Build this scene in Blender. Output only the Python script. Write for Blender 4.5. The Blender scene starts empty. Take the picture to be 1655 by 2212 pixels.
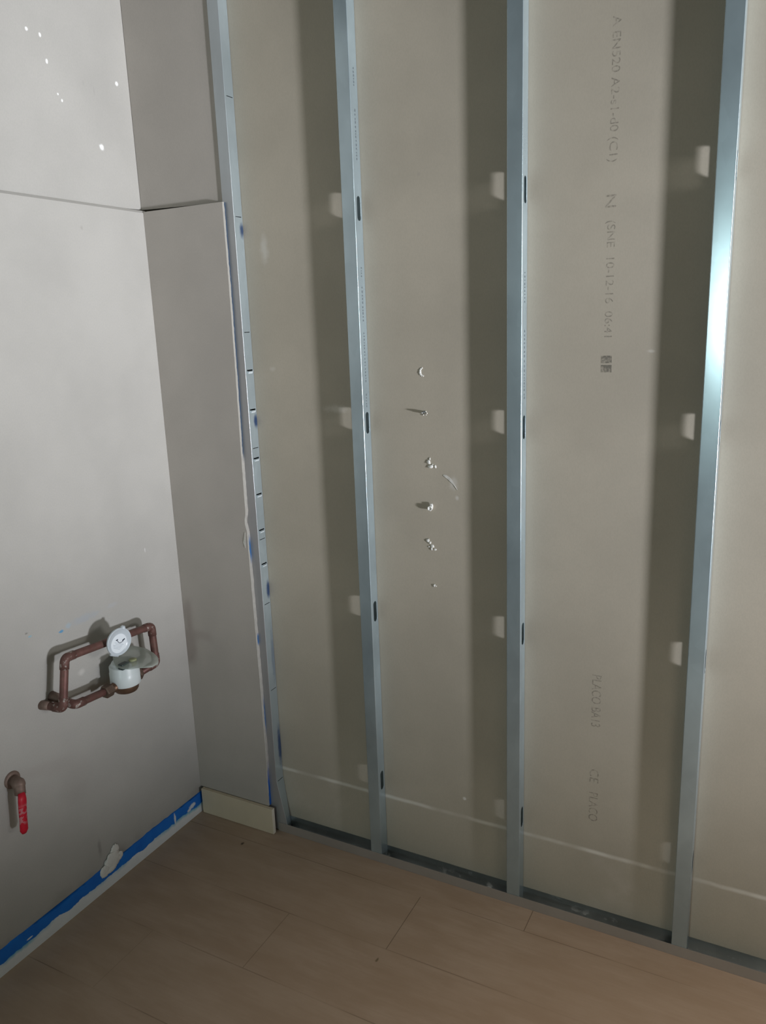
import bpy, bmesh, math, random
from mathutils import Vector, Matrix
random.seed(7)
S = bpy.context.scene
COL = S.collection

# ------------------------------------------------------------------ camera
CAM_POS = (1.56762, -1.66179, 1.46500)
ROWS = ((0.8856388, 0.46297409, -0.03604042),      # image right
        (0.07662295, -0.22223859, -0.97197682),    # image down
        (-0.45800966, 0.85805886, -0.23229756))    # forward
FOCAL_PX = 1705.6
cam = bpy.data.cameras.new('camera')
cam_o = bpy.data.objects.new('camera', cam)
COL.objects.link(cam_o)
r, d, f = ROWS
M = Matrix(((r[0], -d[0], -f[0], CAM_POS[0]), (r[1], -d[1], -f[1], CAM_POS[1]),
            (r[2], -d[2], -f[2], CAM_POS[2]), (0, 0, 0, 1)))
cam_o.matrix_world = M
cam.sensor_fit = 'VERTICAL'
cam.sensor_height = 36.0
cam.lens = FOCAL_PX / 2212.0 * 36.0
cam.clip_start = 0.02
S.camera = cam_o

# ------------------------------------------------------------------ world, lamps, exposure
S.view_settings.view_transform = 'Standard'
S.view_settings.look = 'None'
S.view_settings.gamma = 1.0
S.view_settings.use_curve_mapping = False
S.view_settings.exposure = 0.0
W = bpy.data.worlds.new('room_surroundings')
S.world = W
W.use_nodes = True
wn = W.node_tree
bg = wn.nodes['Background']
tc = wn.nodes.new('ShaderNodeTexCoord')
sx = wn.nodes.new('ShaderNodeSeparateXYZ')
mr = wn.nodes.new('ShaderNodeMapRange')
mr.inputs['From Min'].default_value = -1.0
mr.inputs['From Max'].default_value = 1.0
rp = wn.nodes.new('ShaderNodeValToRGB')
el = rp.color_ramp.elements
el[0].position = 0.30; el[0].color = (0.060, 0.040, 0.024, 1)     # unlit floor beyond the frame
el[1].position = 0.50; el[1].color = (0.052, 0.054, 0.046, 1)     # far walls
e2 = el.new(0.72); e2.color = (0.050, 0.056, 0.052, 1)
e3 = el.new(0.95); e3.color = (0.110, 0.112, 0.100, 1)            # ceiling
wn.links.new(tc.outputs['Generated'], sx.inputs[0])
wn.links.new(sx.outputs['Z'], mr.inputs['Value'])
wn.links.new(mr.outputs['Result'], rp.inputs['Fac'])
wn.links.new(rp.outputs['Color'], bg.inputs['Color'])
bg.inputs['Strength'].default_value = 0.72


def aim(o, target):
    v = Vector(target) - o.location
    o.rotation_euler = v.to_track_quat('-Z', 'Y').to_euler()


# work lamp low down on the right, throwing its beam up and across the bays
sp = bpy.data.lights.new('work_lamp', 'SPOT')
sp.energy = 1040
sp.color = (0.97, 1.0, 1.09)
sp.shadow_soft_size = 0.17
sp.spot_size = math.radians(69)
sp.spot_blend = 0.895
spo = bpy.data.objects.new('work_lamp', sp)
COL.objects.link(spo)
spo.location = (5.2, -1.36, 0.62)
aim(spo, (1.65, 0.0, 0.62 + 3.80 * math.tan(math.radians(25))))

# added unseen fill spot, grazing the stud wall and washing over the left wall
dl_ = bpy.data.lights.new('left_wall_fill', 'SPOT')
dl_.energy = 300
dl_.color = (1.0, 1.0, 0.98)
dl_.shadow_soft_size = 0.45
dl_.spot_size = math.radians(50)
dl_.spot_blend = 1.0
dlo = bpy.data.objects.new('left_wall_fill', dl_)
COL.objects.link(dlo)
dlo.location = (5.0, -0.60, 1.9)
aim(dlo, (0.0, -0.35, 2.3))

# daylight window in the wall behind the photographer
wl = bpy.data.lights.new('rear_window', 'AREA')
wl.shape = 'RECTANGLE'
wl.size = 0.38
wl.size_y = 0.5
wl.energy = 24
wl.color = (0.80, 1.0, 0.98)
wlo = bpy.data.objects.new('rear_window', wl)
COL.objects.link(wlo)
wlo.location = (1.13, -5.2, 1.42)
aim(wlo, (1.13, 0, 1.42))


# unseen overhead fill added on the right to brighten the floor
cl = bpy.data.lights.new('floor_fill', 'AREA')
cl.shape = 'DISK'
cl.size = 0.45
cl.energy = 6.0
cl.color = (1.0, 0.88, 0.76)
cl.spread = math.radians(80)
clo = bpy.data.objects.new('floor_fill', cl)
COL.objects.link(clo)
clo.location = (2.1, -0.9, 2.35)
aim(clo, (2.1, -0.9, 0))


# ------------------------------------------------------------------ node helpers
class NT:
    def __init__(self, name, rough=0.85, metal=0.0, spec=0.3):
        self.m = bpy.data.materials.new(name)
        self.m.use_nodes = True
        self.t = self.m.node_tree
        self.b = self.t.nodes['Principled BSDF']
        self.b.inputs['Roughness'].default_value = rough
        self.b.inputs['Metallic'].default_value = metal
        self.b.inputs['Specular IOR Level'].default_value = spec
        self.pos = self.n('ShaderNodeTexCoord').outputs['Object']
        s = self.n('ShaderNodeSeparateXYZ')
        self.l(self.pos, s.inputs[0])
        self.x, self.y, self.z = s.outputs

    def n(self, t):
        return self.t.nodes.new(t)

    def l(self, a, b):
        self.t.links.new(a, b)

    def put(self, sock, v):
        if isinstance(v, (int, float)):
            sock.default_value = v
        elif isinstance(v, (tuple, list)):
            sock.default_value = tuple(v) + ((1,) if len(v) == 3 and len(sock.default_value) == 4 else ())
        else:
            self.l(v, sock)

    def math(self, op, a, b=0.0, c=None):
        k = self.n('ShaderNodeMath'); k.operation = op
        self.put(k.inputs[0], a); self.put(k.inputs[1], b)
        if c is not None:
            self.put(k.inputs[2], c)
        return k.outputs[0]

    def ramp(self, v, a, b, lo=0.0, hi=1.0, smooth=True):
        k = self.n('ShaderNodeMapRange')
        if smooth:
            k.interpolation_type = 'SMOOTHSTEP'
        self.put(k.inputs['Value'], v)
        k.inputs['From Min'].default_value = a; k.inputs['From Max'].default_value = b
        k.inputs['To Min'].default_value = lo; k.inputs['To Max'].default_value = hi
        return k.outputs['Result']

    def mix(self, fac, a, b):
        k = self.n('ShaderNodeMix'); k.data_type = 'RGBA'
        self.put(k.inputs['Factor'], fac); self.put(k.inputs['A'], a); self.put(k.inputs['B'], b)
        return k.outputs['Result']

    def noise(self, scale, detail=3.0, stretch=None, rough=0.55):
        k = self.n('ShaderNodeTexNoise')
        k.inputs['Scale'].default_value = scale; k.inputs['Detail'].default_value = detail
        k.inputs['Roughness'].default_value = rough
        v = self.pos
        if stretch:
            mp = self.n('ShaderNodeMapping'); mp.inputs['Scale'].default_value = stretch
            self.l(self.pos, mp.inputs['Vector']); v = mp.outputs[0]
        self.l(v, k.inputs['Vector'])
        return k.outputs['Fac']

    def spot(self, col, c, rad, paint, soft=0.5, amount=1.0, jag=0.5, nscale=60):
        """stain of its own shape at c (object space), radii rad (None ignores that axis)"""
        terms = None
        for ax, cc, rr in zip((self.x, self.y, self.z), c, rad):
            if rr is None:
                continue
            u = self.math('DIVIDE', self.math('SUBTRACT', ax, cc), rr)
            u = self.math('MULTIPLY', u, u)
            terms = u if terms is None else self.math('ADD', terms, u)
        dist = self.math('SQRT', terms)
        if jag:
            nz = self.noise(nscale, 3)
            dist = self.math('ADD', dist, self.math('MULTIPLY', self.math('SUBTRACT', nz, 0.5), jag * 2))
        fac = self.ramp(dist, 1.0 - soft, 1.0 + 0.1, amount, 0.0)
        return self.mix(fac, col, paint)

    def color(self, v):
        self.put(self.b.inputs['Base Color'], v)
        return self.m

    def bump(self, h, strength=0.2, dist=0.001):
        k = self.n('ShaderNodeBump')
        k.inputs['Strength'].default_value = strength; k.inputs['Distance'].default_value = dist
        self.put(k.inputs['Height'], h)
        self.l(k.outputs[0], self.b.inputs['Normal'])


def plain(name, col, rough=0.6, metal=0.0, var=0.12, scale=90, spec=0.3, bump=0.0):
    t = NT(name, rough, metal, spec)
    n = t.noise(scale, 4)
    c1 = tuple(c * (1 - var) for c in col); c2 = tuple(min(1, c * (1 + var)) for c in col)
    t.color(t.mix(n, c1, c2))
    if bump:
        t.bump(n, bump, 0.001)
    return t.m


# ------------------------------------------------------------------ materials
PAPER = (0.435, 0.422, 0.390)


def paper(name, col=PAPER, rough=0.8):
    t = NT(name, rough, 0, 0.25)
    a = t.noise(3.2, 4)
    b = t.noise(420, 2, (1, 1, 0.5))
    c1 = tuple(c * 0.93 for c in col); c2 = tuple(c * 1.06 for c in col)
    v = t.mix(t.ramp(a, 0.3, 0.7), c1, c2)
    v = t.mix(t.ramp(b, 0.3, 0.75, 0.0, 0.16), v, tuple(c * 0.7 for c in col))
    t.bump(b, 0.06, 0.0004)
    return t, v


def mat_left_lower():
    t, v = paper('left_wall_paper')
    W_ = (0.66, 0.66, 0.64); BL = (0.10, 0.30, 0.50)
    v = t.spot(v, (0, -0.355, 0.765), (None, 0.055, 0.013), (0.36, 0.39, 0.42), 0.7, 0.6, 0.6, 70)
    v = t.spot(v, (0, -0.261, 0.768), (None, 0.022, 0.008), (0.42, 0.43, 0.44), 0.7, 0.5, 0.5, 90)
    v = t.spot(v, (0, -0.427, 0.757), (None, 0.009, 0.004), BL, 0.5, 0.9, 0.5, 120)
    v = t.spot(v, (0, -0.405, 0.764), (None, 0.011, 0.009), (0.35, 0.47, 0.55), 0.7, 0.5, 0.5, 120)
    v = t.spot(v, (0, -0.515, 0.777), (None, 0.006, 0.003), (0.25, 0.42, 0.5), 0.6, 0.8, 0.5, 160)
    v = t.spot(v, (0, -0.523, 0.788), (None, 0.005, 0.003), (0.15, 0.14, 0.12), 0.6, 0.6, 0.5, 160)
    v = t.spot(v, (0, -0.124, 0.882), (None, 0.002, 0.008), W_, 0.6, 0.8, 0.3, 160)
    v = t.spot(v, (0, -0.213, 1.715), (None, 0.005, 0.006), (0.34, 0.32, 0.29), 0.8, 0.6, 0.4, 120)
    v = t.spot(v, (0, -0.402, 0.13), (None, 0.008, 0.035), (0.24, 0.23, 0.21), 0.9, 0.6, 0.4, 60)
    v = t.spot(v, (0, -0.385, 0.63), (None, 0.014, 0.011), (0.62, 0.60, 0.56), 0.9, 0.75, 0.3, 60)
    # ragged darker band low on the board
    low = t.ramp(t.math('ADD', t.z, t.math('MULTIPLY', t.noise(16, 4), 0.10)), 0.105, 0.14, 0.3, 0.0)
    v = t.mix(low, v, (0.25, 0.235, 0.21))
    return t.color(v)


def mat_left_upper():
    t, v = paper('left_wall_upper_paper')
    Wt = (0.93, 0.94, 0.92)
    for y, z, ry, rz in ((-0.0978, 1.9162, 0.0085, 0.009), (-0.0244, 2.0762, 0.006, 0.006), (-0.2830, 2.1306, 0.005, 0.005), (-0.2478, 2.1280, 0.004, 0.006), (-0.2372, 2.0765, 0.004, 0.006), (-0.2063, 2.0004, 0.003, 0.004), (-0.2164, 2.0121, 0.003, 0.003)):
        v = t.spot(v, (0, y, z), (None, ry, rz), Wt, 0.6, 0.95, 0.35, 120)
    v = t.spot(v, (0, -0.1033, 2.0423), (None, 0.003, 0.017), (0.33, 0.32, 0.30), 0.9, 0.5, 0.5, 100)
    v = t.spot(v, (0, -0.1347, 2.0528), (None, 0.005, 0.009), (0.36, 0.35, 0.33), 0.9, 0.5, 0.5, 100)
    return t.color(v)


def mat_rear():
    t, v = paper('rear_board_paper', (0.448, 0.402, 0.325))
    # cut line with pale filler low on the boards
    zz = t.math('ADD', t.z, t.math('MULTIPLY', t.math('SUBTRACT', t.noise(9, 3, (1, 1, 0)), 0.5), 0.006))
    dz = t.math('ABSOLUTE', t.math('SUBTRACT', zz, 0.190))
    line = t.math('MULTIPLY', t.ramp(dz, 0.0008, 0.0085, 1.0, 0.0), t.ramp(t.noise(7, 3), 0.35, 0.65, 0.15, 0.75))
    v = t.mix(line, v, (0.80, 0.77, 0.70))
    v = t.spot(v, (0.345, 0, 1.655), (0.016, None, 0.045), (0.68, 0.67, 0.62), 0.95, 0.42, 0.5, 60)
    v = t.spot(v, (0.53, 0, 1.26), (0.05, None, 0.012), (0.66, 0.63, 0.56), 0.9, 0.5, 0.7, 50)
    v = t.spot(v, (0.345, 0, 1.36), (0.012, None, 0.008), (0.62, 0.60, 0.55), 0.9, 0.35, 0.5, 60)
    v = t.spot(v, (0.848, 0, 1.088), (0.014, None, 0.022), (0.66, 0.64, 0.59), 0.95, 0.5, 0.5, 60)
    v = t.spot(v, (0.857, 0, 1.052), (0.006, None, 0.007), (0.66, 0.64, 0.59), 0.95, 0.6, 0.4, 80)
    v = t.spot(v, (1.29, 0, 1.39), (0.012, None, 0.004), (0.66, 0.64, 0.58), 0.9, 0.5, 0.6, 80)
    v = t.spot(v, (0.866, 0, 0.245), (0.006, None, 0.006), (0.75, 0.73, 0.68), 0.7, 0.8, 0.5, 80)
    v = t.spot(v, (0.776, 0, 1.785), (0.006, None, 0.006), (0.36, 0.33, 0.28), 0.9, 0.5, 0.5, 80)
    d = t.ramp(t.noise(7, 5), 0.55, 0.75, 0.0, 0.25)
    lowm = t.ramp(t.z, 0.12, 0.32, 1.0, 0.0)
    v = t.mix(t.math('MULTIPLY', d, lowm), v, (0.62, 0.56, 0.50))
    return t.color(v)


def mat_core():
    """broken edge of the board: white gypsum, blue paint left on the back half"""
    t = NT('board_edge_gypsum', 0.9, 0, 0.2)
    n = t.noise(90, 4)
    v = t.mix(n, (0.31, 0.295, 0.265), (0.44, 0.425, 0.385))
    blue = (0.05, 0.13, 0.28)
    yb = t.math('ADD', t.y, t.math('MULTIPLY', t.math('SUBTRACT', n, 0.5), 0.004))

    def band(z0, z1, y0, s=0.02):
        a = t.math('MULTIPLY', t.ramp(t.z, z0 - s, z0 + s), t.ramp(t.z, z1 - s, z1 + s, 1, 0))
        return t.math('MULTIPLY', a, t.ramp(yb, y0 - 0.0008, y0 + 0.0008))
    v = t.mix(band(1.13, 1.80, 0.0066), v, (0.05, 0.075, 0.11))
    v = t.mix(band(0.845, 0.905, 0.004), v, blue)
    v = t.mix(band(0.595, 0.625, 0.005, 0.008), v, blue)
    v = t.mix(band(0.33, 0.42, 0.008, 0.03), v, blue)
    v = t.mix(band(-0.1, 0.19, 0.0035, 0.05), v, (0.02, 0.11, 0.42))
    return t.color(v)


def mat_skirt():
    """bottom of the left wall: blue paint above bare white strip"""
    t = NT('blue_and_white_strip', 0.6, 0, 0.35)
    n1 = t.noise(13, 4, (0, 1, 0)); n2 = t.noise(60, 3)
    zz = t.math('ADD', t.z, t.math('MULTIPLY', t.math('SUBTRACT', n1, 0.5), 0.035))
    zz = t.math('ADD', zz, t.math('MULTIPLY', t.math('SUBTRACT', n2, 0.5), 0.006))
    b = t.ramp(zz, 0.0315, 0.0335)
    halo = t.math('MULTIPLY', t.ramp(zz, 0.020, 0.033), t.ramp(t.noise(5, 2, (0, 1, 0)), 0.42, 0.6))
    white = t.mix(t.noise(25, 3), (0.78, 0.82, 0.84), (0.90, 0.92, 0.93))
    v = t.mix(t.math('MULTIPLY', halo, 0.85), white, (0.10, 0.48, 0.68))
    blue = t.mix(t.noise(20, 3), (0.010, 0.13, 0.58), (0.015, 0.24, 0.80))
    v = t.mix(b, v, blue)
    for y, z, ry, rz in ((-0.048, 0.041, 0.016, 0.009), (-0.062, 0.036, 0.012, 0.006), (-0.126, 0.047, 0.0045, 0.021), (-0.64, 0.040, 0.010, 0.0025)):
        v = t.spot(v, (0, y, z), (None, ry, rz), (0.84, 0.87, 0.88), 0.4, 0.9, 0.8, 45)
    return t.color(v)


def mat_metal(name, base=(0.47, 0.57, 0.61), rough=0.25):
    t = NT(name, rough, 0.64, 0.5)
    vo = t.n('ShaderNodeTexVoronoi'); vo.inputs['Scale'].default_value = 55
    mp = t.n('ShaderNodeMapping'); mp.inputs['Scale'].default_value = (1, 1, 0.45)
    t.l(t.pos, mp.inputs[0]); t.l(mp.outputs[0], vo.inputs['Vector'])
    n = t.noise(5, 4, (1, 1, 0.7))
    v = t.mix(t.ramp(n, 0.3, 0.7), tuple(c * 0.82 for c in base), tuple(min(1, c * 1.08) for c in base))
    vs_ = t.n('ShaderNodeSeparateColor'); t.l(vo.outputs['Color'], vs_.inputs[0])
    v = t.mix(t.math('MULTIPLY', vs_.outputs[0], 0.14), v, tuple(c * 0.6 for c in base))
    fine = t.noise(700, 2, (0.06, 0.06, 1))
    t.put(t.b.inputs['Roughness'], t.math('ADD', rough - 0.02, t.math('MULTIPLY', fine, 0.035)))
    return t, v


def mat_stud():
    t, v = mat_metal('galvanised_steel')
    return t.color(v)


def mat_stud_edge():
    t, v = mat_metal('blue_patched_steel', (0.50, 0.58, 0.61), 0.30)
    for z, rz, a in ((1.705, 0.024, 0.85), (1.224, 0.024, 0.9), (0.752, 0.03, 0.9), (0.27, 0.08, 0.85), (0.55, 0.10, 0.35)):  # dark blue patches towards the back of the web
        v = t.spot(v, (0, 0.041, z), (None, 0.011, rz), (0.015, 0.06, 0.20), 0.7, a, 0.3, 60)
    dust = t.math('MULTIPLY', t.ramp(t.y, 0.0128, 0.0140, 1.0, 0.0), t.ramp(t.z, 1.55, 2.0, 0.75, 0.35))
    v = t.mix(dust, v, (0.30, 0.27, 0.26))
    t.put(t.b.inputs['Metallic'], t.math('SUBTRACT', 0.64, t.math('MULTIPLY', dust, 0.5)))
    return t.color(v)


def mat_track():
    t, v = mat_metal('dusty_track_steel', (0.44, 0.47, 0.47), 0.45)
    m = t.ramp(t.noise(38, 5), 0.60, 0.68, 0.0, 0.85)
    inside = t.math('MULTIPLY', t.ramp(t.y, 0.0135, 0.016), t.ramp(t.z, 0.004, 0.02, 1.0, 0.25))
    f_ = t.math('MULTIPLY', m, inside)
    v = t.mix(f_, v, (0.60, 0.64, 0.64))
    out = t.ramp(t.y, 0.0125, 0.0135, 1.0, 0.0)
    v = t.mix(t.math('MULTIPLY', out, 0.6), v, (0.48, 0.41, 0.36))
    t.put(t.b.inputs['Metallic'], t.math('SUBTRACT', 1.0, t.math('MAXIMUM', f_, t.math('MULTIPLY', out, 0.45))))
    return t.color(v)


def mat_floor():
    t = NT('brown_laminate', 0.5, 0, 0.35)
    g = t.noise(9, 5, (0.6, 2.0, 1), 0.6)
    fine = t.noise(60, 4, (0.08, 2.4, 1), 0.6)
    big = t.noise(2.4, 3)
    row = t.math('FLOOR', t.math('DIVIDE', t.math('SUBTRACT', -0.065, t.y), 0.196))
    v = t.mix(t.ramp(g, 0.3, 0.72), (0.395, 0.285, 0.20), (0.465, 0.350, 0.262))
    v = t.mix(t.ramp(fine, 0.35, 0.75, 0.0, 0.22), v, (0.33, 0.24, 0.17))
    v = t.mix(t.ramp(big, 0.35, 0.7, 0.0, 0.3), v, (0.42, 0.30, 0.21))
    wn_ = t.n('ShaderNodeTexWhiteNoise'); wn_.noise_dimensions = '1D'
    t.put(wn_.inputs['W'], row)
    v = t.mix(t.ramp(wn_.outputs['Value'], 0, 1, 0.0, 0.12), v, (0.46, 0.36, 0.27))
    # long joints
    fr = t.math('FRACT', t.math('DIVIDE', t.math('SUBTRACT', -0.065, t.y), 0.196))
    dl = t.math('MINIMUM', fr, t.math('SUBTRACT', 1.0, fr))
    l1 = t.math('MULTIPLY', t.ramp(dl, 0.002, 0.009, 1, 0), t.ramp(t.noise(3, 3), 0.42, 0.62, 0.05, 0.5))
    xx = t.math('DIVIDE', t.math('ADD', t.math('SUBTRACT', t.x, 2.314), t.math('MULTIPLY', t.math('ADD', row, 1.0), 0.28)), 1.25)
    fx = t.math('FRACT', t.math('ADD', xx, 20.0))
    dx = t.math('MINIMUM', fx, t.math('SUBTRACT', 1.0, fx))
    l2 = t.math('MULTIPLY', t.ramp(dx, 0.0003, 0.0012, 0.7, 0), t.ramp(row, 0.5, 1.5, 1.0, 0.3))
    v = t.mix(t.math('MAXIMUM', l1, l2), v, (0.085, 0.055, 0.035))
    v = t.spot(v, (0.219, -0.085, 0), (0.006, 0.008, None), (0.05, 0.03, 0.02), 0.6, 0.9, 0.4, 90)
    v = t.spot(v, (0.780, -0.299, 0), (0.004, 0.009, None), (0.10, 0.08, 0.03), 0.6, 0.7, 0.4, 90)
    t.bump(fine, 0.05, 0.0005)
    return t.color(v)


def mat_copper():
    t = NT('tarnished_copper', 0.5, 0.35, 0.4)
    n = t.noise(70, 5); n2 = t.noise(25, 3)
    v = t.mix(t.ramp(n2, 0.3, 0.7), (0.125, 0.058, 0.050), (0.205, 0.100, 0.085))
    v = t.mix(t.ramp(n, 0.48, 0.62, 0, 0.45), v, (0.13, 0.09, 0.065))
    return t.color(v)


def mat_solder():
    t = NT('plaster_smudged_copper', 0.6, 0.3, 0.4)
    n = t.noise(110, 4)
    v = t.mix(t.ramp(n, 0.54, 0.64, 0, 0.8), (0.150, 0.075, 0.062), (0.46, 0.42, 0.38))
    return t.color(v)


def mat_film():
    t = NT('cloudy_plastic', 0.35, 0, 0.5)
    n = t.noise(60, 3)
    t.color(t.mix(n, (0.50, 0.56, 0.50), (0.60, 0.66, 0.60)))
    t.b.inputs['Alpha'].default_value = 0.52
    t.b.inputs['Transmission Weight'].default_value = 0.0
    return t.m


def mat_red():
    t = NT('red_grip', 0.45, 0, 0.4)
    n = t.noise(90, 4)
    v = t.mix(n, (0.42, 0.006, 0.02), (0.62, 0.012, 0.035))
    m = t.math('MULTIPLY', t.ramp(t.noise(130, 3), 0.47, 0.56), t.math('MULTIPLY', t.ramp(t.z, 0.362, 0.375), t.ramp(t.z, 0.405, 0.420, 1, 0)))
    v = t.mix(t.math('MULTIPLY', m, 0.7), v, (0.50, 0.24, 0.26))
    return t.color(v)


M_LL, M_LU, M_REAR, M_CORE, M_SKIRT = mat_left_lower(), mat_left_upper(), mat_rear(), mat_core(), mat_skirt()
_t, _v = paper('strip_paper', (0.440, 0.405, 0.365)); M_STRIP = _t.color(_v)
M_STUD, M_EDGE, M_TRACK, M_FLOOR = mat_stud(), mat_stud_edge(), mat_track(), mat_floor()
M_COP, M_SOLD, M_FILM, M_RED = mat_copper(), mat_solder(), mat_film(), mat_red()
M_PLASTER = plain('white_plaster', (0.78, 0.77, 0.72), 0.9, 0, 0.1, 120, bump=0.3)
M_TAB = plain('zinc_highlight', (0.66, 0.72, 0.74), 0.45, 0.3, 0.06, 90)  # paler than the stud, the tabs' highlights put into the colour
M_SCRAPE = plain('scraped_paper', (0.60, 0.58, 0.53), 0.9, 0, 0.12, 120)
M_CREAM = plain('cream_skirting', (0.62, 0.53, 0.39), 0.6, 0, 0.05, 30)
M_CREAMEND = plain('cream_skirting_lit_end', (0.80, 0.74, 0.62), 0.8, 0, 0.06, 90)  # same cream skirting, the lit end's brightness put into its colour
M_WHITE = plain('white_meter_plastic', (0.66, 0.72, 0.72), 0.35, 0, 0.03, 40, spec=0.5)
M_LID = plain('clear_lid_plastic', (0.60, 0.66, 0.70), 0.25, 0, 0.04, 40, spec=0.6)
M_STICK = plain('white_sticker', (0.82, 0.88, 0.92), 0.5, 0, 0.02, 40)
M_INK = plain('black_ink', (0.03, 0.04, 0.06), 0.6, 0, 0.1, 40)
M_GREYINK = plain('grey_ink', (0.42, 0.47, 0.52), 0.6, 0, 0.1, 40)
M_DARK = plain('dark_register', (0.05, 0.07, 0.065), 0.3, 0, 0.3, 120, spec=0.5)
M_DIAL = plain('yellow_green_dial', (0.34, 0.36, 0.20), 0.5, 0, 0.1, 120)
M_BRASS = plain('dull_brass', (0.17, 0.105, 0.07), 0.45, 0.7, 0.25, 60)
M_NUT = plain('brass_nut', (0.15, 0.105, 0.08), 0.5, 0.6, 0.25, 60)
M_VALVE = plain('limescaled_brass', (0.24, 0.17, 0.14), 0.6, 0.4, 0.35, 90)
M_SCREW = plain('bright_screw_steel', (0.55, 0.57, 0.58), 0.25, 1.0, 0.1, 90)
M_STAMPINK = plain('stamped_ink', (0.30, 0.285, 0.245), 0.9, 0, 0.15, 160)
M_STUDINK = plain('stud_stamp_ink', (0.14, 0.16, 0.17), 0.7, 0.2, 0.2, 160)


# ------------------------------------------------------------------ mesh helpers
def link(name, bm, mat, parent=None, smooth=False, mods=()):
    me = bpy.data.meshes.new(name)
    bmesh.ops.recalc_face_normals(bm, faces=bm.faces)
    bm.to_mesh(me); bm.free()
    for m_ in (mat if isinstance(mat, (list, tuple)) else [mat]):
        me.materials.append(m_)
    if smooth:
        for p in me.polygons:
            p.use_smooth = True
    o = bpy.data.objects.new(name, me)
    COL.objects.link(o)
    if parent:
        o.parent = parent
    for kind, kw in mods:
        md = o.modifiers.new(kind.lower(), kind)
        for k, v_ in kw.items():
            setattr(md, k, v_)
    return o


def tag(o, label, cat, group=None, kind=None):
    if label: o['label'] = label
    if cat: o['category'] = cat
    if group: o['group'] = group
    if kind: o['kind'] = kind
    return o


def empty(name, loc=(0, 0, 0)):
    o = bpy.data.objects.new(name, None)
    o.empty_display_size = 0.02
    COL.objects.link(o)
    o.location = loc
    return o


def reparent_keep(o, root):
    """parts are modelled in room coordinates; keep them there under a root placed at the thing's base"""
    o.parent = root
    o.matrix_parent_inverse = Matrix.Translation(-root.location)


def box(bm, a, b, mi=0):
    vs = [bm.verts.new((x, y, z)) for x in (a[0], b[0]) for y in (a[1], b[1]) for z in (a[2], b[2])]
    for q in ((0, 1, 3, 2), (4, 6, 7, 5), (0, 4, 5, 1), (2, 3, 7, 6), (0, 2, 6, 4), (1, 5, 7, 3)):
        fc = bm.faces.new([vs[i] for i in q]); fc.material_index = mi
    return vs


def frame_of(d):
    d = Vector(d).normalized()
    up = Vector((0, 0, 1)) if abs(d.z) < 0.9 else Vector((0, 1, 0))
    u = d.cross(up).normalized()
    return u, d.cross(u).normalized()


def bend_path(pts, rad=0.018, n=7):
    pts = [Vector(p) for p in pts]
    out = [pts[0]]
    for i in range(1, len(pts) - 1):
        a, b, c = pts[i - 1], pts[i], pts[i + 1]
        u = (a - b).normalized(); w = (c - b).normalized()
        r_ = min(rad, (a - b).length * 0.45, (c - b).length * 0.45)
        p0, p1 = b + u * r_, b + w * r_
        for k in range(n + 1):
            s = k / n
            out.append(p0 * (1 - s) ** 2 + b * 2 * s * (1 - s) + p1 * s ** 2)
    out.append(pts[-1])
    return out


def tube(bm, path, rad, seg=20, cap=True, rads=None):
    path = [Vector(p) for p in path]
    rings = []
    u = None
    for i, p in enumerate(path):
        if i == 0: d_ = path[1] - p
        elif i == len(path) - 1: d_ = p - path[i - 1]
        else: d_ = (path[i + 1] - path[i - 1])
        d_.normalize()
        if u is None:
            u, _ = frame_of(d_)
        u = (u - d_ * u.dot(d_)).normalized()
        w = d_.cross(u)
        rr = rads[i] if rads else rad
        rings.append([bm.verts.new(p + (u * math.cos(2 * math.pi * k / seg) + w * math.sin(2 * math.pi * k / seg)) * rr) for k in range(seg)])
    for a, b in zip(rings, rings[1:]):
        for k in range(seg):
            bm.faces.new((a[k], a[(k + 1) % seg], b[(k + 1) % seg], b[k]))
    if cap:
        bm.faces.new(rings[0][::-1]); bm.faces.new(rings[-1])


def lathe(bm, prof, origin, axis=(0, 0, 1), seg=40, mi=0):
    """prof: (radius, height) pairs along axis"""
    ax = Vector(axis).normalized(); u, w = frame_of(ax); o = Vector(origin)
    rings = []
    for r_, h in prof:
        if r_ < 1e-6:
            rings.append([bm.verts.new(o + ax * h)])
        else:
            rings.append([bm.verts.new(o + ax * h + (u * math.cos(2 * math.pi * k / seg) + w * math.sin(2 * math.pi * k / seg)) * r_) for k in range(seg)])
    for a, b in zip(rings, rings[1:]):
        for k in range(seg):
            k2 = (k + 1) % seg
            if len(a) == 1 and len(b) == 1: continue
            if len(a) == 1: fc = bm.faces.new((a[0], b[k2], b[k]))
            elif len(b) == 1: fc = bm.faces.new((a[k], a[k2], b[0]))
            else: fc = bm.faces.new((a[k], a[k2], b[k2], b[k]))
            fc.material_index = mi


def lump(bm, c, r_, squash=(1, 1, 1), jag=0.3, sub=2, rnd=random):
    b2 = bmesh.new()
    bmesh.ops.create_icosphere(b2, subdivisions=sub, radius=1.0)
    m = {}
    for v in b2.verts:
        k = 1 + jag * (rnd.random() - 0.5) * 2
        m[v.index] = bm.verts.new((c[0] + v.co.x * r_ * squash[0] * k, c[1] + v.co.y * r_ * squash[1] * k, c[2] + v.co.z * r_ * squash[2] * k))
    for fc in b2.faces:
        bm.faces.new([m[v.index] for v in fc.verts])
    b2.free()


# ------------------------------------------------------------------ the room shell
HT = 2.5
XE = 2.6            # right end of the built wall
REAR = 0.0485       # face of the boards behind the studs
FF = 0.0125         # front face of the studs

bm = bmesh.new(); box(bm, (-0.05, -3.2, -0.03), (6.4, 0.08, 0.0))
floor = link('floor', bm, M_FLOOR); tag(floor, 'brown wood-effect laminate floor', 'floor', kind='structure')

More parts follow.
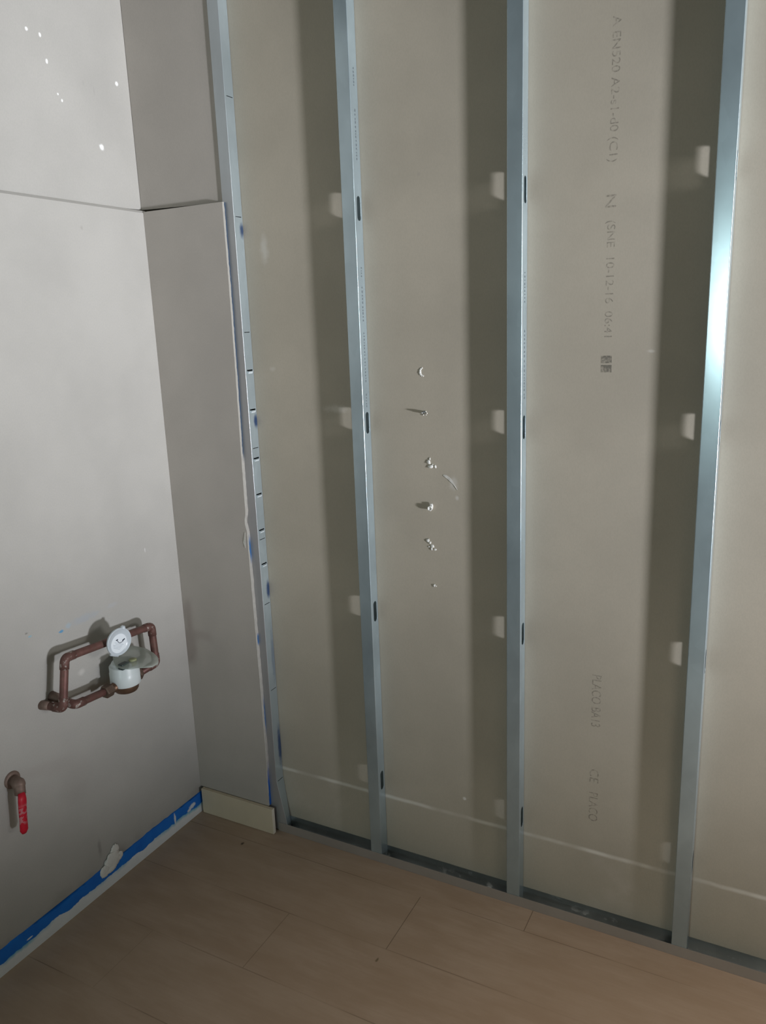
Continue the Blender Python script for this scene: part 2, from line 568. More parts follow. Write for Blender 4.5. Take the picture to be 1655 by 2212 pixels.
# boards behind the studs
bm = bmesh.new(); box(bm, (-0.03, REAR, 0.0), (XE, REAR + 0.0125, HT))
wall_back = link('wall_back', bm, M_REAR); tag(wall_back, 'brown paper backs of the far plasterboards behind the studs', 'wall', kind='structure')

# left wall: lower boards, upper boards set back by one board thickness
rnd = random.Random(3)
bm = bmesh.new()
N = 40
ys = [-3.0 + (3.0 + 0.0125) * i / N for i in range(N + 1)]
pr = [(-0.0220, 0.066), (0.0, 0.066), (0.0, 1.7690), (-0.0065, 1.7757), (-0.0220, 1.7759)]
ea = [bm.verts.new((x, -3.0, z)) for x, z in pr]; eb = [bm.verts.new((x, 0.0125, z)) for x, z in pr]
for i in range(5):
    bm.faces.new((ea[i], ea[(i + 1) % 5], eb[(i + 1) % 5], eb[i]))
bm.faces.new(ea); bm.faces.new(eb)
wall_left = link('wall_left', bm, M_LL); tag(wall_left, 'grey-beige plasterboard of the left wall below the joint', 'wall', kind='structure')
bm = bmesh.new()
box(bm, (-0.07, -3.0, 0.0), (-0.040, 0.06, HT))
for y0_, y1_, z0_, z1_ in ((-3.0, -0.095, 1.7760, 1.7768), (-0.095, 0.017, 1.7768, 1.7808)):
    vs = box(bm, (-0.0395, y0_, 1.7), (-0.0220, y1_, HT))
    for v in vs:
        if v.co.z < 1.79: v.co.z = z0_ if v.co.y == y0_ or abs(v.co.y - y0_) < 1e-5 else z1_
for fc in bm.faces:
    if fc.calc_center_median().x < -0.039: fc.material_index = 1
up = link('upper_board', bm, [M_LU, M_PLASTER], wall_left); up['label'] = 'paler upper board set back above the joint, flecked with white'

# stained strip at the foot of the left wall, ragged top
bm = bmesh.new()
n = 240
top_pts = []
for i in range(n + 1):
    y = -3.0 + 3.0 * i / n
    zt = 0.0655 + 0.002 * math.sin(y * 23) + rnd.uniform(-0.0018, 0.0018)
    if -0.62 < y < -0.42: zt -= 0.006 * math.sin((y + 0.62) / 0.2 * math.pi)
    top_pts.append((y, zt))
fv = [[bm.verts.new((0.0035, y, 0.0)) for y, z in top_pts], [bm.verts.new((0.0035, y, z)) for y, z in top_pts],
      [bm.verts.new((-0.0125, y, z + 0.003)) for y, z in top_pts], [bm.verts.new((-0.0125, y, 0.0)) for y, z in top_pts]]
for a, b in zip(fv, fv[1:] + fv[:1]):
    for i in range(n):
        bm.faces.new((a[i], a[i + 1], b[i + 1], b[i]))
bm.faces.new([q[0] for q in fv]); bm.faces.new([q[-1] for q in fv])
skirt = link('baseboard_left', bm, M_SKIRT); tag(skirt, 'blue painted strip with bare white lower half at the foot of the left wall', 'baseboard', kind='structure')
# daub of filler lying over the strip
bm = bmesh.new()
for c, r_, s_ in (((0.003, -0.368, 0.070), 0.026, (0.12, 1.1, 0.95)), ((0.0035, -0.398, 0.056), 0.019, (0.16, 0.9, 0.9)), ((0.002, -0.356, 0.092), 0.017, (0.10, 0.9, 1.1)), ((0.004, -0.378, 0.049), 0.015, (0.2, 1.3, 0.6)), ((0.003, -0.345, 0.068), 0.014, (0.15, 1.0, 0.9))):
    lump(bm, c, r_, s_, 0.12, 3, rnd)
daub = link('filler_daub', bm, M_PLASTER, smooth=True)
tag(daub, 'pale daub of filler spilling over the blue strip on the left wall', 'plaster daub')

# ------------------------------------------------------------------ narrow boards beside the left-hand stud
rnd = random.Random(11)
bm = bmesh.new()
n = 150
ed = []
for i in range(n + 1):
    z = 0.0835 + (1.7715 - 0.0835) * i / n
    x = 0.2605 + 0.0022 * math.sin(z * 5.0) + rnd.uniform(-0.0003, 0.0003)
    if 0.93 < z < 0.975: x -= 0.005 * math.sin((z - 0.93) / 0.045 * math.pi)
    if z < 0.2: x -= 0.002
    ed.append((x, z))
fr = [bm.verts.new((x, 0.0, z)) for x, z in ed]
fm = [bm.verts.new((x + rnd.uniform(0.0004, 0.0018), 0.002, z)) for x, z in ed]
bk = [bm.verts.new((x + rnd.uniform(-0.0004, 0.0006), 0.0122, z)) for x, z in ed]
lf = [bm.verts.new((0.0004, 0.0, z)) for x, z in ed]
lb = [bm.verts.new((0.0004, 0.0122, z)) for x, z in ed]
for i in range(n):
    for a, b, mi in ((lf, fr, 0), (fr, fm, 1), (fm, bk, 1), (bk, lb, 0), (lb, lf, 0)):
        fc = bm.faces.new((a[i], b[i], b[i + 1], a[i + 1])); fc.material_index = mi
for i in (0, n):
    bm.faces.new((lf[i], fr[i], fm[i], bk[i], lb[i]))
lowb = link('plasterboard_strip', bm, [M_STRIP, M_CORE])
tag(lowb, 'tall narrow plasterboard strip with torn white edge and blue paint, above the cream skirting', 'plasterboard')
bm = bmesh.new()
vs = box(bm, (-0.0215, 0.0175, 1.7835), (0.2515, 0.0300, HT))
for v in vs:
    if v.co.z < 1.8: v.co.z = 1.7800 if v.co.x < 0 else 1.7725
upb = link('plasterboard_strip', bm, [M_STRIP])
tag(upb, 'narrow plasterboard strip set back above the horizontal joint, beside the left wall', 'plasterboard')
# small torn flap of paper on the strip's edge
bm = bmesh.new()
vs = [bm.verts.new(p) for p in ((0.243, -0.0008, 0.895), (0.252, -0.0012, 0.925), (0.2525, -0.0030, 0.905), (0.250, -0.0018, 0.880))]
bm.faces.new(vs)
flap = link('torn_paper', bm, M_PLASTER, lowb, mods=(('SOLIDIFY', {'thickness': 0.0006}),))
flap['label'] = 'pale torn chip on the board edge'

# cream skirting board
bm = bmesh.new()
box(bm, (0.012, -0.0125, 0.0005), (0.2795, -0.0003, 0.0830))
for fc in bm.faces:
    if fc.calc_center_median().x > 0.279: fc.material_index = 1
sk = link('baseboard_back', bm, [M_CREAM, M_CREAMEND], mods=(('BEVEL', {'width': 0.0012, 'segments': 2}),))
tag(sk, 'short cream skirting board below the narrow plasterboard strip', 'baseboard', kind='structure')


# ------------------------------------------------------------------ metal studs
def stud_mesh(X, wid=0.034, holes=((1.7245, .027), (1.229, .0265), (0.7385, .0275), (0.2475, .0275)), slots=(), yc=0.0315, hw=0.0085,
              z0=0.003, z1=HT, deform=None, y0=FF, y1=REAR - 0.0006, left_lip=0.006):
    bm = bmesh.new()
    R_ = 0.0016
    # z levels
    zs = [z0, z1]
    if deform:
        zs += [0.165, 0.12, 0.08, 0.04]
    lev = {}
    for c, h in holes:
        k = 10
        for i in range(2 * k + 1):
            a = math.pi * i / (2 * k)
            z = c - h * math.cos(a)
            e = h - abs(z - c)
            w = hw if e >= hw else math.sqrt(max(0.0, hw * hw - (hw - e) ** 2))
            lev[round(z, 6)] = w
            zs.append(round(z, 6))
    for c, h in slots:
        for z in (c - h, c + h):
            lev[round(z, 6)] = 0.012; zs.append(round(z, 6))
    zs = sorted(set(round(z, 6) for z in zs))
    prof_f = [(X - wid + 0.0012, y0 + left_lip), (X - wid, y0 + left_lip - 0.001), (X - wid, y0 + R_)]
    prof_f += [(X - wid + R_ * (1 - math.cos(a)), y0 + R_ * (1 - math.sin(a))) for a in (math.pi / 6, math.pi / 3, math.pi / 2)]
    prof_f += [(X - wid * 0.5, y0)]
    prof_f += [(X - R_ + R_ * math.sin(a), y0 + R_ * (1 - math.cos(a))) for a in (0, math.pi / 6, math.pi / 3, math.pi / 2)]
    mid = 0.5 * (y0 + y1)
    prof_b = [(x, 2 * mid - y) for x, y in prof_f]
    mv = (lambda x, y, z: (x, y, z)) if deform is None else deform

    def strip(pr):
        rows = [[bm.verts.new(mv(x, y, z)) for z in zs] for x, y in pr]
        for a, b in zip(rows, rows[1:]):
            for i in range(len(zs) - 1):
                bm.faces.new((a[i], b[i], b[i + 1], a[i + 1]))
    strip(prof_f); strip(prof_b)
    yf, yb = y0 + R_, y1 - R_
    inslot = lambda a, b: any(a >= c - h - 1e-5 and b <= c + h + 1e-5 for c, h in list(holes) + list(slots))
    for a, b in zip(zs, zs[1:]):
        if inslot(a, b):
            wa, wb = lev[a], lev[b]
            for q in (((yf, a), (yc - wa, a), (yc - wb, b), (yf, b)), ((yc + wa, a), (yb, a), (yb, b), (yc + wb, b))):
                bm.faces.new([bm.verts.new(mv(X, y, z)) for y, z in q])
        else:
            # keep neighbours welded to the hole's narrow end
            pts_a = [yf, yc, yb]
            va = [bm.verts.new(mv(X, y, a)) for y in pts_a]; vb = [bm.verts.new(mv(X, y, b)) for y in pts_a]
            for i in range(2):
                bm.faces.new((va[i], va[i + 1], vb[i + 1], vb[i]))
    bmesh.ops.remove_doubles(bm, verts=bm.verts, dist=0.00002)
    for fc in bm.faces:
        fc.smooth = True
    return bm


def make_stud(X, label, marks=()):
    o = link('metal_stud', stud_mesh(X), M_STUD, mods=(('SOLIDIFY', {'thickness': 0.0007, 'offset': -1.0}), ('WEIGHTED_NORMAL', {'weight': 90})))
    tag(o, label, 'metal stud', 'galvanised wall studs')
    if marks:
        rn = random.Random(int(X * 100))
        for za, zb in marks:
            bm = bmesh.new()
            z = za
            while z > zb:
                h = rn.uniform(0.002, 0.0055)
                box(bm, (X + 0.0003, 0.0315 - rn.uniform(0.001, 0.002), z - h), (X + 0.0006, 0.0315 + rn.uniform(0.001, 0.002), z))
                z -= h + rn.uniform(0.002, 0.006)
            mk = link('printed_marks', bm, M_STUDINK, o)
            mk['label'] = 'run of tiny grey print on the side of the stud'
    return o


make_stud(0.6300, 'steel stud second from the left wall, dark slots and small print on its side',
          ((1.595, 1.575), (1.55, 1.47), (1.445, 1.33), (1.30, 1.27), (2.02, 1.98), (1.935, 1.83)))
make_stud(1.0270, 'steel stud between the drilled bay and the bay with stamped lettering',
          ((1.56, 1.50), (1.44, 1.29)))
make_stud(1.4300, 'rightmost steel stud, flaring bright where it catches the window light')

# left-hand stud: notched, patched with blue, kinked outwards at the foot
X1 = 0.2850


def kink(x, y, z):
    if z < 0.165:
        t_ = (0.165 - z) / 0.165
        k = (x - 0.252) / 0.033
        sh = 0.034 + (0.018 - 0.034) * (y - FF) / (REAR - FF)
        x += sh * t_ * max(0.0, k)
    return (x, y, z)


notches = [2.012, 1.737, 1.455, 1.153, 0.9006, 0.7125, 0.452, 0.1615]
tabs = [1.358, 1.2555, 1.1256, 1.027, 0.927, 0.83]
st1 = link('metal_stud', stud_mesh(X1, 0.033, holes=(), slots=[(z, 0.0009) for z in notches] + [(z, 0.0018) for z in tabs], deform=kink),
           M_EDGE, mods=(('SOLIDIFY', {'thickness': 0.0007, 'offset': -1.0}), ('WEIGHTED_NORMAL', {'weight': 90})))
tag(st1, 'leftmost steel stud, notched and blue-patched, kinked outwards at its foot', 'metal stud', 'galvanised wall studs')
for i, z in enumerate(tabs):
    bm = bmesh.new()
    v4 = box(bm, (X1 + 0.0003, 0.0225, z - 0.0085), (X1 + 0.0042, 0.0400, z - 0.0032))
    for v in v4:
        if v.co.z < z - 0.006 and v.co.x > X1 + 0.002: v.co.x = X1 + 0.0012
    tb = link('bent_tab', bm, M_TAB, st1, mods=(('BEVEL', {'width': 0.0006, 'segments': 2}),))

# floor track
bm = bmesh.new()
TX0, TX1 = 0.2815, XE - 0.02
T = 0.0007
box(bm, (TX0, FF - 0.0012, 0.0003), (TX1, FF - 0.0012 + T, 0.0285))
box(bm, (TX0, FF - 0.0012 + T, 0.0003), (TX1, REAR - 0.0003 - T, 0.0012))
box(bm, (TX0, REAR - 0.0003 - T, 0.0003), (TX1, REAR - 0.0003, 0.0330))
track = link('floor_track', bm, M_TRACK)
tag(track, 'long dusty metal channel on the floor holding the feet of the studs', 'metal track')
# crumbs of plaster in the track
rnd = random.Random(21)
CR = [(1.245, .030), (0.66, .022), (1.06, .027), (1.075, .03), (1.18, .025), (1.21, .022), (1.27, .026), (1.49, .024), (1.50, .03), (1.53, .024), (1.55, .027), (1.36, .024), (1.60, .025), (0.70, .025), (0.88, .03)]
for i, (x, y) in enumerate(CR):
    bm = bmesh.new()
    rr = 0.004 if i == 0 else rnd.uniform(0.0014, 0.0026)
    lump(bm, (x, y, 0.0012 + rr * 0.6), rr, (1.3, 1, 0.7), 0.25, 1, rnd)
    c = link('plaster_crumb', bm, M_PLASTER)
    if i == 0:
        tag(c, 'largest plaster crumb in the floor track, left of the rightmost stud', 'plaster crumb', 'plaster crumbs in the floor track')
    else:
        tag(c, 'tiny pale plaster crumb lying in the floor track', 'plaster crumb', 'small plaster crumbs in the floor track')


# ------------------------------------------------------------------ stamped lettering
def text_mesh(s):
    cu = bpy.data.curves.new('t', 'FONT'); cu.body = s; cu.size = 1.0; cu.extrude = 0.0
    ob = bpy.data.objects.new('t', cu); COL.objects.link(ob)
    dg = bpy.context.evaluated_depsgraph_get()
    me = bpy.data.meshes.new_from_object(ob.evaluated_get(dg))
    bpy.data.objects.remove(ob); bpy.data.curves.remove(cu)
    return me


def stamp(s, ztop, zbot, xc=1.199, height=0.0215, name='stamped_lettering'):
    me = text_mesh(s)
    xs = [v.co.x for v in me.vertices]; yy = [v.co.y for v in me.vertices]
    x0, x1, y0_, y1_ = min(xs), max(xs), min(yy), max(yy)
    for v in me.vertices:
        a = (v.co.x - x0) / (x1 - x0); b = (v.co.y - y0_) / (y1_ - y0_)
        v.co = (xc - height / 2 + height * b, REAR - 0.0002, ztop + (zbot - ztop) * a)
    me.materials.append(M_STAMPINK)
    o = bpy.data.objects.new(name, me); COL.objects.link(o); o.parent = wall_back
    o['label'] = 'faint grey stamped lettering running down the board'
    return o


def mat_ink():
    t = NT('faint_stamp', 0.9, 0, 0.1)
    n = t.noise(170, 3)
    t.color((0.19, 0.18, 0.15))
    t.put(t.b.inputs['Alpha'], t.ramp(n, 0.36, 0.60, 0.08, 0.34))
    return t.m


M_STAMPINK = mat_ink()  # faint ink of the stamped lettering
stamp('A EN520 A2-s1-d0 (C1)', 2.020, 1.760)
stamp('N', 1.699, 1.675)
stamp('(SNE  10-12-16  06:41', 1.650, 1.420)
stamp('PLACO BA13', 0.657, 0.526)
stamp('CE', 0.414, 0.379)
stamp('PLACO', 0.352, 0.275)
bm = bmesh.new()
for z in (1.382, 1.363):
    box(bm, (1.1885, REAR - 0.0004, z - 0.0155), (1.2105, REAR - 0.0001, z))
bars = link('stamped_bars', bm, M_STAMPINK, wall_back); bars['label'] = 'two dark stamped blocks at the end of the lettering'


# ------------------------------------------------------------------ screws, plugs and torn holes in the middle bay
def at_rear(o, label, cat, group=None):
    return tag(o, label, cat, group)


rnd = random.Random(5)
bm = bmesh.new()   # pushed-out crescent
for k in range(7):
    a = math.radians(110 + k * 26)
    lump(bm, (0.776 + 0.0085 * math.cos(a), REAR - 0.0003, 1.3505 + 0.0095 * math.sin(a)), 0.0036 - abs(k - 3) * 0.0006, (0.9, 0.6, 1.2), 0.12, 2, rnd)
at_rear(link('drill_breakout', bm, M_PLASTER, smooth=True), 'white crescent of pushed-out plaster, topmost mark in the middle bay', 'broken plaster', 'marks down the middle bay')

bm = bmesh.new()   # screw tip
tube(bm, [(0.7765, REAR, 1.2555), (0.7765, REAR - 0.0125, 1.2555), (0.7765, REAR - 0.0155, 1.2555)], 0.002, 14, rads=[0.0024, 0.0023, 0.0012])
scr = link('screw_tip', bm, M_SCREW, smooth=True)
at_rear(scr, 'shiny screw tip poking out of the board and casting a long shadow', 'screw', 'marks down the middle bay')
bm = bmesh.new()
for k in range(36):
    a = k * math.pi / 3
    y = REAR - 0.001 - k * 0.0003
    r1 = 0.0034 if k < 30 else 0.0034 - (k - 30) * 0.0004
    p = Vector((0.7765 + r1 * math.cos(a), y, 1.2555 + r1 * math.sin(a)))
    a2 = (k + 1) * math.pi / 3
    q = Vector((0.7765 + r1 * math.cos(a2), y - 0.0003, 1.2555 + r1 * math.sin(a2)))
    tube(bm, [p, q], 0.00045, 6)
link('screw_thread', bm, M_SCREW, scr)
bm = bmesh.new()
for k in range(6):
    a = k * 1.05
    lump(bm, (0.7775 + 0.006 * math.cos(a), REAR - 0.0012, 1.2535 + 0.0045 * math.sin(a)), 0.0018, (1, 1, 1), 0.3, 1, rnd)
cb = link('crumb_ring', bm, M_PLASTER, scr)


def burst(cx_, cz_, pieces, label):
    bm = bmesh.new()
    for dx_, dz_, r_, sx_, sz_ in pieces:
        lump(bm, (cx_ + dx_, REAR - 0.0008, cz_ + dz_), r_ * 0.95, (sx_, 0.6, sz_), 0.34, 2, rnd)
    return at_rear(link('drill_breakout', bm, M_PLASTER, smooth=True), label, 'broken plaster', 'marks down the middle bay')


burst(0.789, 1.1300, ((-0.004, 0.006, 0.005, 1, 1.1), (0.001, -0.005, 0.0055, 1.2, 0.9), (0.0125, -0.004, 0.0035, 0.9, 1.2), (-0.001, 0.014, 0.0022, 0.7, 1.6), (0.006, 0.000, 0.002, 1, 1)),
      'jagged white plaster breakout beside a pale curved scrape')
burst(0.7865, 0.9280, ((-0.008, 0.012, 0.004, 1.1, 1.2), (-0.003, 0.006, 0.0035, 1, 1), (0.003, -0.002, 0.004, 1.2, 1), (0.001, -0.009, 0.003, 0.8, 1.4), (0.010, -0.010, 0.003, 1.3, 0.8), (-0.006, -0.004, 0.002, 1, 1)),
      'jagged plaster breakout with powdery ring, below the white wall plug')
burst(0.7925, 0.8240, ((0, 0, 0.0036, 1.0, 1.1), (0.005, -0.001, 0.0018, 1, 1)), 'tiny white plaster nub, lowest mark in the middle bay')

bm = bmesh.new()   # white plug
lathe(bm, [(0.0001, -0.001), (0.0052, -0.001), (0.0058, 0.004), (0.0062, 0.0105), (0.0045, 0.0118), (0.0038, 0.0095), (0.0001, 0.009)],
      (0.788, REAR, 1.0245), (0.12, -1, -0.12), 20)
for v in bm.verts:
    v.co += Vector((rnd.uniform(-1, 1), rnd.uniform(-1, 1), rnd.uniform(-1, 1))) * 0.0005
plug = link('wall_plug', bm, M_PLASTER, smooth=True)
at_rear(plug, 'white wall plug sticking out of the board between two plaster breakouts', 'wall plug', 'marks down the middle bay')
bm = bmesh.new(); lump(bm, (0.792, REAR - 0.006, 1.0305), 0.0035, (1.2, 1.1, 1.5), 0.3, 2, rnd)
link('plug_flake', bm, M_PLASTER, plug)

bm = bmesh.new()   # curved scrape
prev = None
path = []
for k in range(15):
    s = k / 14
    path.append(Vector((0.822 + 0.036 * s, 0, 1.106 - 0.006 * s - 0.028 * s * s)))
for k in range(15):
    s = k / 14
    w = 0.0026 * math.sin(math.pi * min(1, s * 1.05 + 0.08)) + 0.0006
    p = path[k]
    a = bm.verts.new((p.x - w * 0.5, REAR - 0.0004 - 0.0008 * math.sin(s * 9) ** 2, p.z - w)); b = bm.verts.new((p.x + w * 0.5, REAR - 0.0003, p.z + w))
    if prev: bm.faces.new((prev[0], a, b, prev[1]))
    prev = (a, b)
at_rear(link('paper_scrape', bm, M_SCRAPE, mods=(('SOLIDIFY', {'thickness': 0.0003}),)), 'pale curved scrape of lifted board paper in the middle bay', 'scrape')

# ------------------------------------------------------------------ water meter on its copper loop
PX = 0.060
meter = empty('water_meter', (0.0, -0.297, 0.555))
tag(meter, 'white water meter with open round lid, looped in tarnished copper pipe on the left wall', 'water meter')


def part(name, bm, mat, root, smooth=True, mods=(), label=None):
    o = link(name, bm, mat, None, smooth, mods)
    if root.type == 'EMPTY':
        reparent_keep(o, root)
    else:
        o.parent = root
    if label: o['label'] = label
    return o


A = [(-0.004, -0.5110, 0.5985), (PX, -0.5010, 0.5985), (PX, -0.4755, 0.7165), (PX, -0.1905, 0.6935), (PX, -0.1870, 0.5840), (PX, -0.2600, 0.5810)]
A[1] = (PX, -0.4990, 0.5965)
bm = bmesh.new(); tube(bm, bend_path(A, 0.019, 8), 0.0098, 20)
outer = part('outer_pipe', bm, M_COP, meter)
bm = bmesh.new()
B = [(-0.004, -0.4800, 0.6085), (PX, -0.4655, 0.5895), (PX, -0.3300, 0.5790)]
tube(bm, bend_path(B, 0.021, 8), 0.0095, 20)
inner = part('inlet_pipe', bm, M_COP, meter)


def elbow(p, q, r_, root, rad=0.0125, arc=0.019):      # soldered fitting around one bend
    pts = bend_path([p, q, r_], arc, 8)
    # keep only around the bend
    q = Vector(q)
    a = q + (Vector(p) - q).normalized() * (arc + 0.008); c = q + (Vector(r_) - q).normalized() * (arc + 0.008)
    bm = bmesh.new(); tube(bm, bend_path([a, q, c], arc, 8), rad, 20)
    return part('elbow', bm, M_SOLD, root)


for i in (1, 2, 3, 4):
    elbow(A[i - 1], A[i], A[i + 1], outer, 0.0112)
elbow(B[0], B[1], B[2], inner, 0.0112, 0.020)
bm = bmesh.new(); tube(bm, [(-0.003, -0.5108, 0.5985), (0.012, -0.508, 0.5982), (0.022, -0.506, 0.598)], 0.0115, 22, rads=[0.0118, 0.0110, 0.0100])
part('wall_collar', bm, M_VALVE, outer)
bm = bmesh.new(); tube(bm, [(-0.003, -0.4803, 0.6088), (0.014, -0.4765, 0.604), (0.028, -0.474, 0.5995)], 0.0125, 22, rads=[0.0125, 0.0118, 0.0100])
part('wall_collar', bm, M_VALVE, inner)

MC = (PX + 0.002, -0.302)
bm = bmesh.new()
lathe(bm, [(0.0001, 0.5545), (0.023, 0.5545), (0.028, 0.557), (0.0315, 0.563), (0.033, 0.572), (0.034, 0.584), (0.0001, 0.584)], (MC[0], MC[1], 0), (0, 0, 1), 40)
part('brass_body', bm, M_BRASS, meter, label='dark brass underside of the meter')
bm = bmesh.new()
lathe(bm, [(0.0001, 0.576), (0.0365, 0.576), (0.0383, 0.578), (0.0383, 0.610), (0.0372, 0.6115), (0.0372, 0.627), (0.0355, 0.6295), (0.0330, 0.6295), (0.0310, 0.636), (0.0290, 0.6385), (0.0001, 0.6385)], (MC[0], MC[1], 0), (0, 0, 1), 48)
cup = part('meter_body', bm, M_WHITE, meter)
bm = bmesh.new()
box(bm, (0.077, -0.336, 0.6300), (0.094, -0.311, 0.6452))
part('register_window', bm, M_DARK, cup, False, (('BEVEL', {'width': 0.002, 'segments': 2}),), 'dark register window on top of the meter')
bm = bmesh.new()
lathe(bm, [(0.0001, 0.6458), (0.0095, 0.6456), (0.0100, 0.6445), (0.0100, 0.630)], (0.0900, -0.2960, 0), (0, 0, 1), 24)
part('dial', bm, M_DIAL, cup, label='yellow-green dial on top of the meter')
# hex nut between inlet and body
for (y0_, y1_, zz, nm) in ((-0.3745, -0.3500, 0.5805, 'union_nut'), (-0.2480, -0.2600, 0.5815, 'union_nut')):
    bm = bmesh.new()
    lathe(bm, [(0.0001, 0), (0.0150, 0.0), (0.0175, 0.0020), (0.0175, abs(y1_ - y0_) - 0.002), (0.0155, abs(y1_ - y0_)), (0.0001, abs(y1_ - y0_))], (PX, y0_, zz), (0, 1 if y1_ > y0_ else -1, 0), 6)
    part(nm, bm, M_NUT, meter, False, (('BEVEL', {'width': 0.0012, 'segments': 2}),))
bm = bmesh.new(); tube(bm, [(PX, -0.352, 0.5800), (PX, -0.318, 0.5790)], 0.0125, 20)
part('inlet_spigot', bm, M_BRASS, meter)

# lid, hinged open at the back
ln = Vector((0.985, -0.125, -0.03)).normalized()
lu = Vector((0.05, -0.42, -0.75)); lu = (lu - ln * lu.dot(ln)).normalized()     # towards the hinge
lw = ln.cross(lu).normalized()
LC = Vector((0.0860, -0.3320, 0.7075))
LR = 0.0360


def disc(bm, c, r0, th, seg=48, oval=1.0, rim=0.0):
    rings = []
    for (k, h) in ((0.0, 0.0), (r0 * 0.985, 0.0), (r0, 0.0012), (r0, th - 0.0012), (r0 * 0.975, th), (r0 * 0.93, th), (r0 * 0.91, th - rim), (0.0, th - rim)):
        if k == 0.0: rings.append([bm.verts.new(c + ln * h)])
        else: rings.append([bm.verts.new(c + ln * h + (lu * math.cos(2 * math.pi * j / seg) * oval + lw * math.sin(2 * math.pi * j / seg)) * k) for j in range(seg)])
    for a, b in zip(rings, rings[1:]):
        for j in range(seg):
            j2 = (j + 1) % seg
            if len(a) == 1: bm.faces.new((a[0], b[j], b[j2]))
            elif len(b) == 1: bm.faces.new((a[j], b[0], a[j2]))
            else: bm.faces.new((a[j], b[j], b[j2], a[j2]))


bm = bmesh.new(); disc(bm, LC, LR, 0.006, rim=0.0015)
lid = part('lid', bm, M_LID, meter)
bm = bmesh.new()
hb = LC + lu * (LR * 0.96)
tube(bm, [hb - lw * 0.012 + ln * 0.001, hb + lw * 0.012 + ln * 0.001], 0.0042, 14)
part('hinge', bm, M_LID, lid)
bm = bmesh.new()      # grip tab at the far edge
tip = LC - lu * (LR * 0.9)
tube(bm, [tip, tip - lu * 0.009], 0.005, 12, rads=[0.009, 0.004])
part('lid_tab', bm, M_LID, lid)
bm = bmesh.new()
SC = LC + ln * 0.0047 + lu * 0.004 - lw * 0.0
sv = [bm.verts.new(SC + (lu * math.cos(2 * math.pi * j / 40) * 1.08 + lw * math.sin(2 * math.pi * j / 40)) * 0.0232) for j in range(40)]
bm.faces.new(sv)
st = part('sticker', bm, M_STICK, lid, False, (('SOLIDIFY', {'thickness': 0.0006, 'offset': 0}),), 'white round sticker on the lid')


def on_sticker(u, v):      # u right, v up on the sticker as seen from the front
    return SC + ln * 0.0006 + (-lw if (-lw).dot(Vector((0.3, 0.9, 0))) > 0 else lw) * u - lu * v


bm = bmesh.new()
arc = [on_sticker(-0.010 + 0.020 * k / 10, 0.008 - 0.006 * math.sin(math.pi * k / 10)) for k in range(11)]
tube(bm, arc, 0.0007, 6)
tube(bm, [on_sticker(-0.012, 0.005), on_sticker(-0.008, 0.0095)], 0.0012, 6)
tube(bm, [on_sticker(0.007, 0.0085), on_sticker(0.012, 0.0145)], 0.0016, 6)
part('sticker_emblem', bm, M_INK, st, False, label='small dark curved emblem')
bm = bmesh.new()
for k, (a, b) in enumerate(((-0.014, 0.014), (-0.010, 0.012), (-0.016, 0.012), (-0.014, 0.010), (-0.012, 0.008))):
    v_ = 0.000 - k * 0.0035
    tube(bm, [on_sticker(a, v_), on_sticker(b, v_)], 0.0004, 5)
part('sticker_print', bm, M_GREYINK, st, False, label='faint grey lines of print')
# cloudy plastic cover
OUT = [(-0.004, -0.274), (-0.006, -0.243), (0.006, -0.214), (0.034, -0.214), (0.066, -0.218), (0.098, -0.229), (0.130, -0.247), (0.152, -0.269), (0.162, -0.300),
       (0.148, -0.318), (0.132, -0.330), (0.120, -0.340), (0.098, -0.345), (0.075, -0.340), (0.050, -0.322), (0.022, -0.300)]
bm = bmesh.new()
cxy = Vector((0.066, -0.285))
rings = []
dens = []
m_ = len(OUT)
for j in range(m_ * 4):
    i = j // 4; s = (j % 4) / 4
    P0, P1, P2, P3 = (Vector(OUT[(i + k) % m_]) for k in (-1, 0, 1, 2))
    dens.append(0.5 * ((2 * P1) + (P2 - P0) * s + (2 * P0 - 5 * P1 + 4 * P2 - P3) * s * s + (3 * P1 - P0 - 3 * P2 + P3) * s ** 3) * 0.35 + (P1 * (1 - s) + P2 * s) * 0.65)
cen = bm.verts.new((cxy.x, cxy.y, 0.6425))
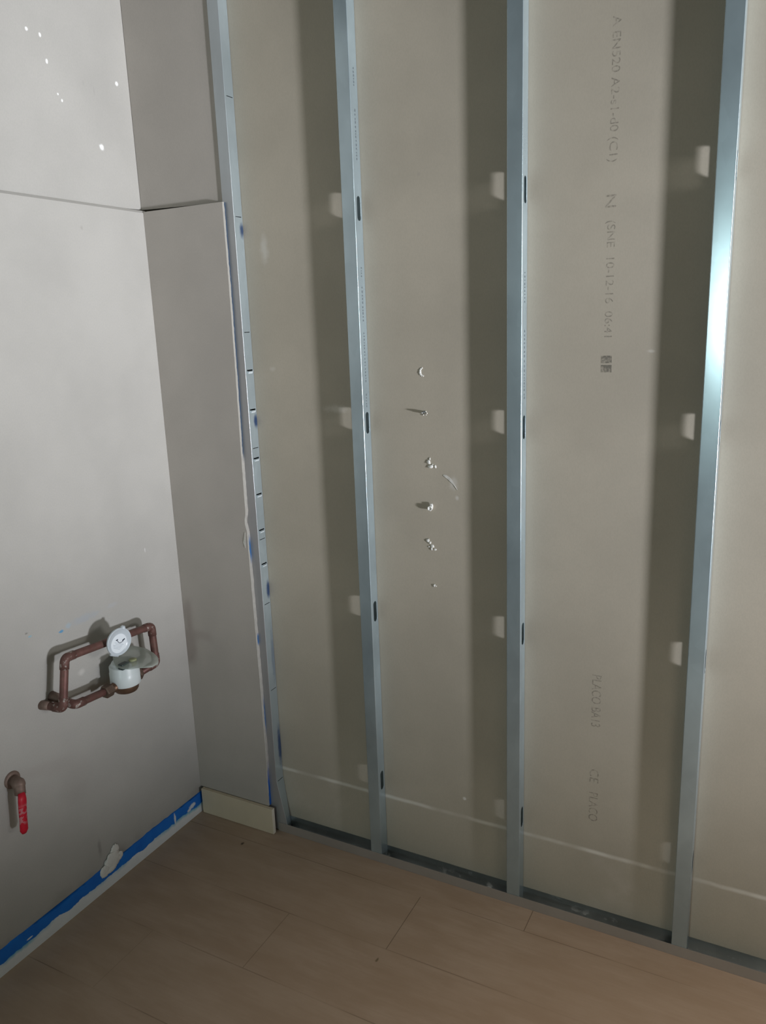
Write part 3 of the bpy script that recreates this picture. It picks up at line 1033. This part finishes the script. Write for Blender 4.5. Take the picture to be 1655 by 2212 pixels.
for k, (s, dz_) in enumerate(((0.25, 0), (0.5, 0.0004), (0.75, 0.0), (0.9, -0.0015), (0.98, -0.004), (1.0, -0.010), (0.985, -0.016))):
    ring = []
    for j, p in enumerate(dens):
        q = cxy + (p - cxy) * s
        wob = 0.0005 * math.sin(j * 0.7 + k) * s
        side = min(1.0, max(0.15, (q.y - q.x * 0.2 + 0.36) / 0.08))
        ring.append(bm.verts.new((q.x, q.y, 0.6425 + dz_ * side + wob)))
    rings.append(ring)
L_ = len(dens)
for j in range(L_):
    bm.faces.new((cen, rings[0][j], rings[0][(j + 1) % L_]))
for a, b in zip(rings, rings[1:]):
    for j in range(L_):
        bm.faces.new((a[j], a[(j + 1) % L_], b[(j + 1) % L_], b[j]))
part('plastic_cover', bm, M_FILM, meter, True, (('SOLIDIFY', {'thickness': 0.0012}),), 'cloudy grey-green plastic cover')

# ------------------------------------------------------------------ red-handled valve
valve = empty('stop_valve', (0.0, -0.622, 0.455))
tag(valve, 'old brass stop valve with a worn red lever, low on the left wall', 'valve')
bm = bmesh.new()
lathe(bm, [(0.0001, -0.002), (0.021, -0.002), (0.021, 0.002), (0.0165, 0.005), (0.0115, 0.006), (0.0115, 0.022), (0.0001, 0.022)], (0.0, -0.6175, 0.458), (1, 0, 0), 32)
part('wall_collar', bm, M_VALVE, valve)
bm = bmesh.new()
tube(bm, bend_path([(0.004, -0.6175, 0.458), (0.034, -0.6240, 0.460), (0.036, -0.6270, 0.436)], 0.013, 8), 0.0125, 24)
lump(bm, (0.030, -0.6230, 0.458), 0.0150, (1, 1, 1), 0.03, 3, rnd)
part('valve_body', bm, M_VALVE, valve)
bm = bmesh.new()
HP = [(0.043, -0.6285, 0.442), (0.047, -0.6310, 0.425), (0.045, -0.6330, 0.400), (0.044, -0.6350, 0.375), (0.044, -0.6370, 0.350), (0.044, -0.6375, 0.342)]
n0 = len(bm.verts)
tube(bm, HP, 0.01, 20, rads=[0.009, 0.0108, 0.0104, 0.0100, 0.0105, 0.006])
for v in bm.verts:
    v.co.x = 0.044 + (v.co.x - 0.044) * 0.55
part('red_lever', bm, M_RED, valve, label='red plastic-coated lever, worn pale in the middle')
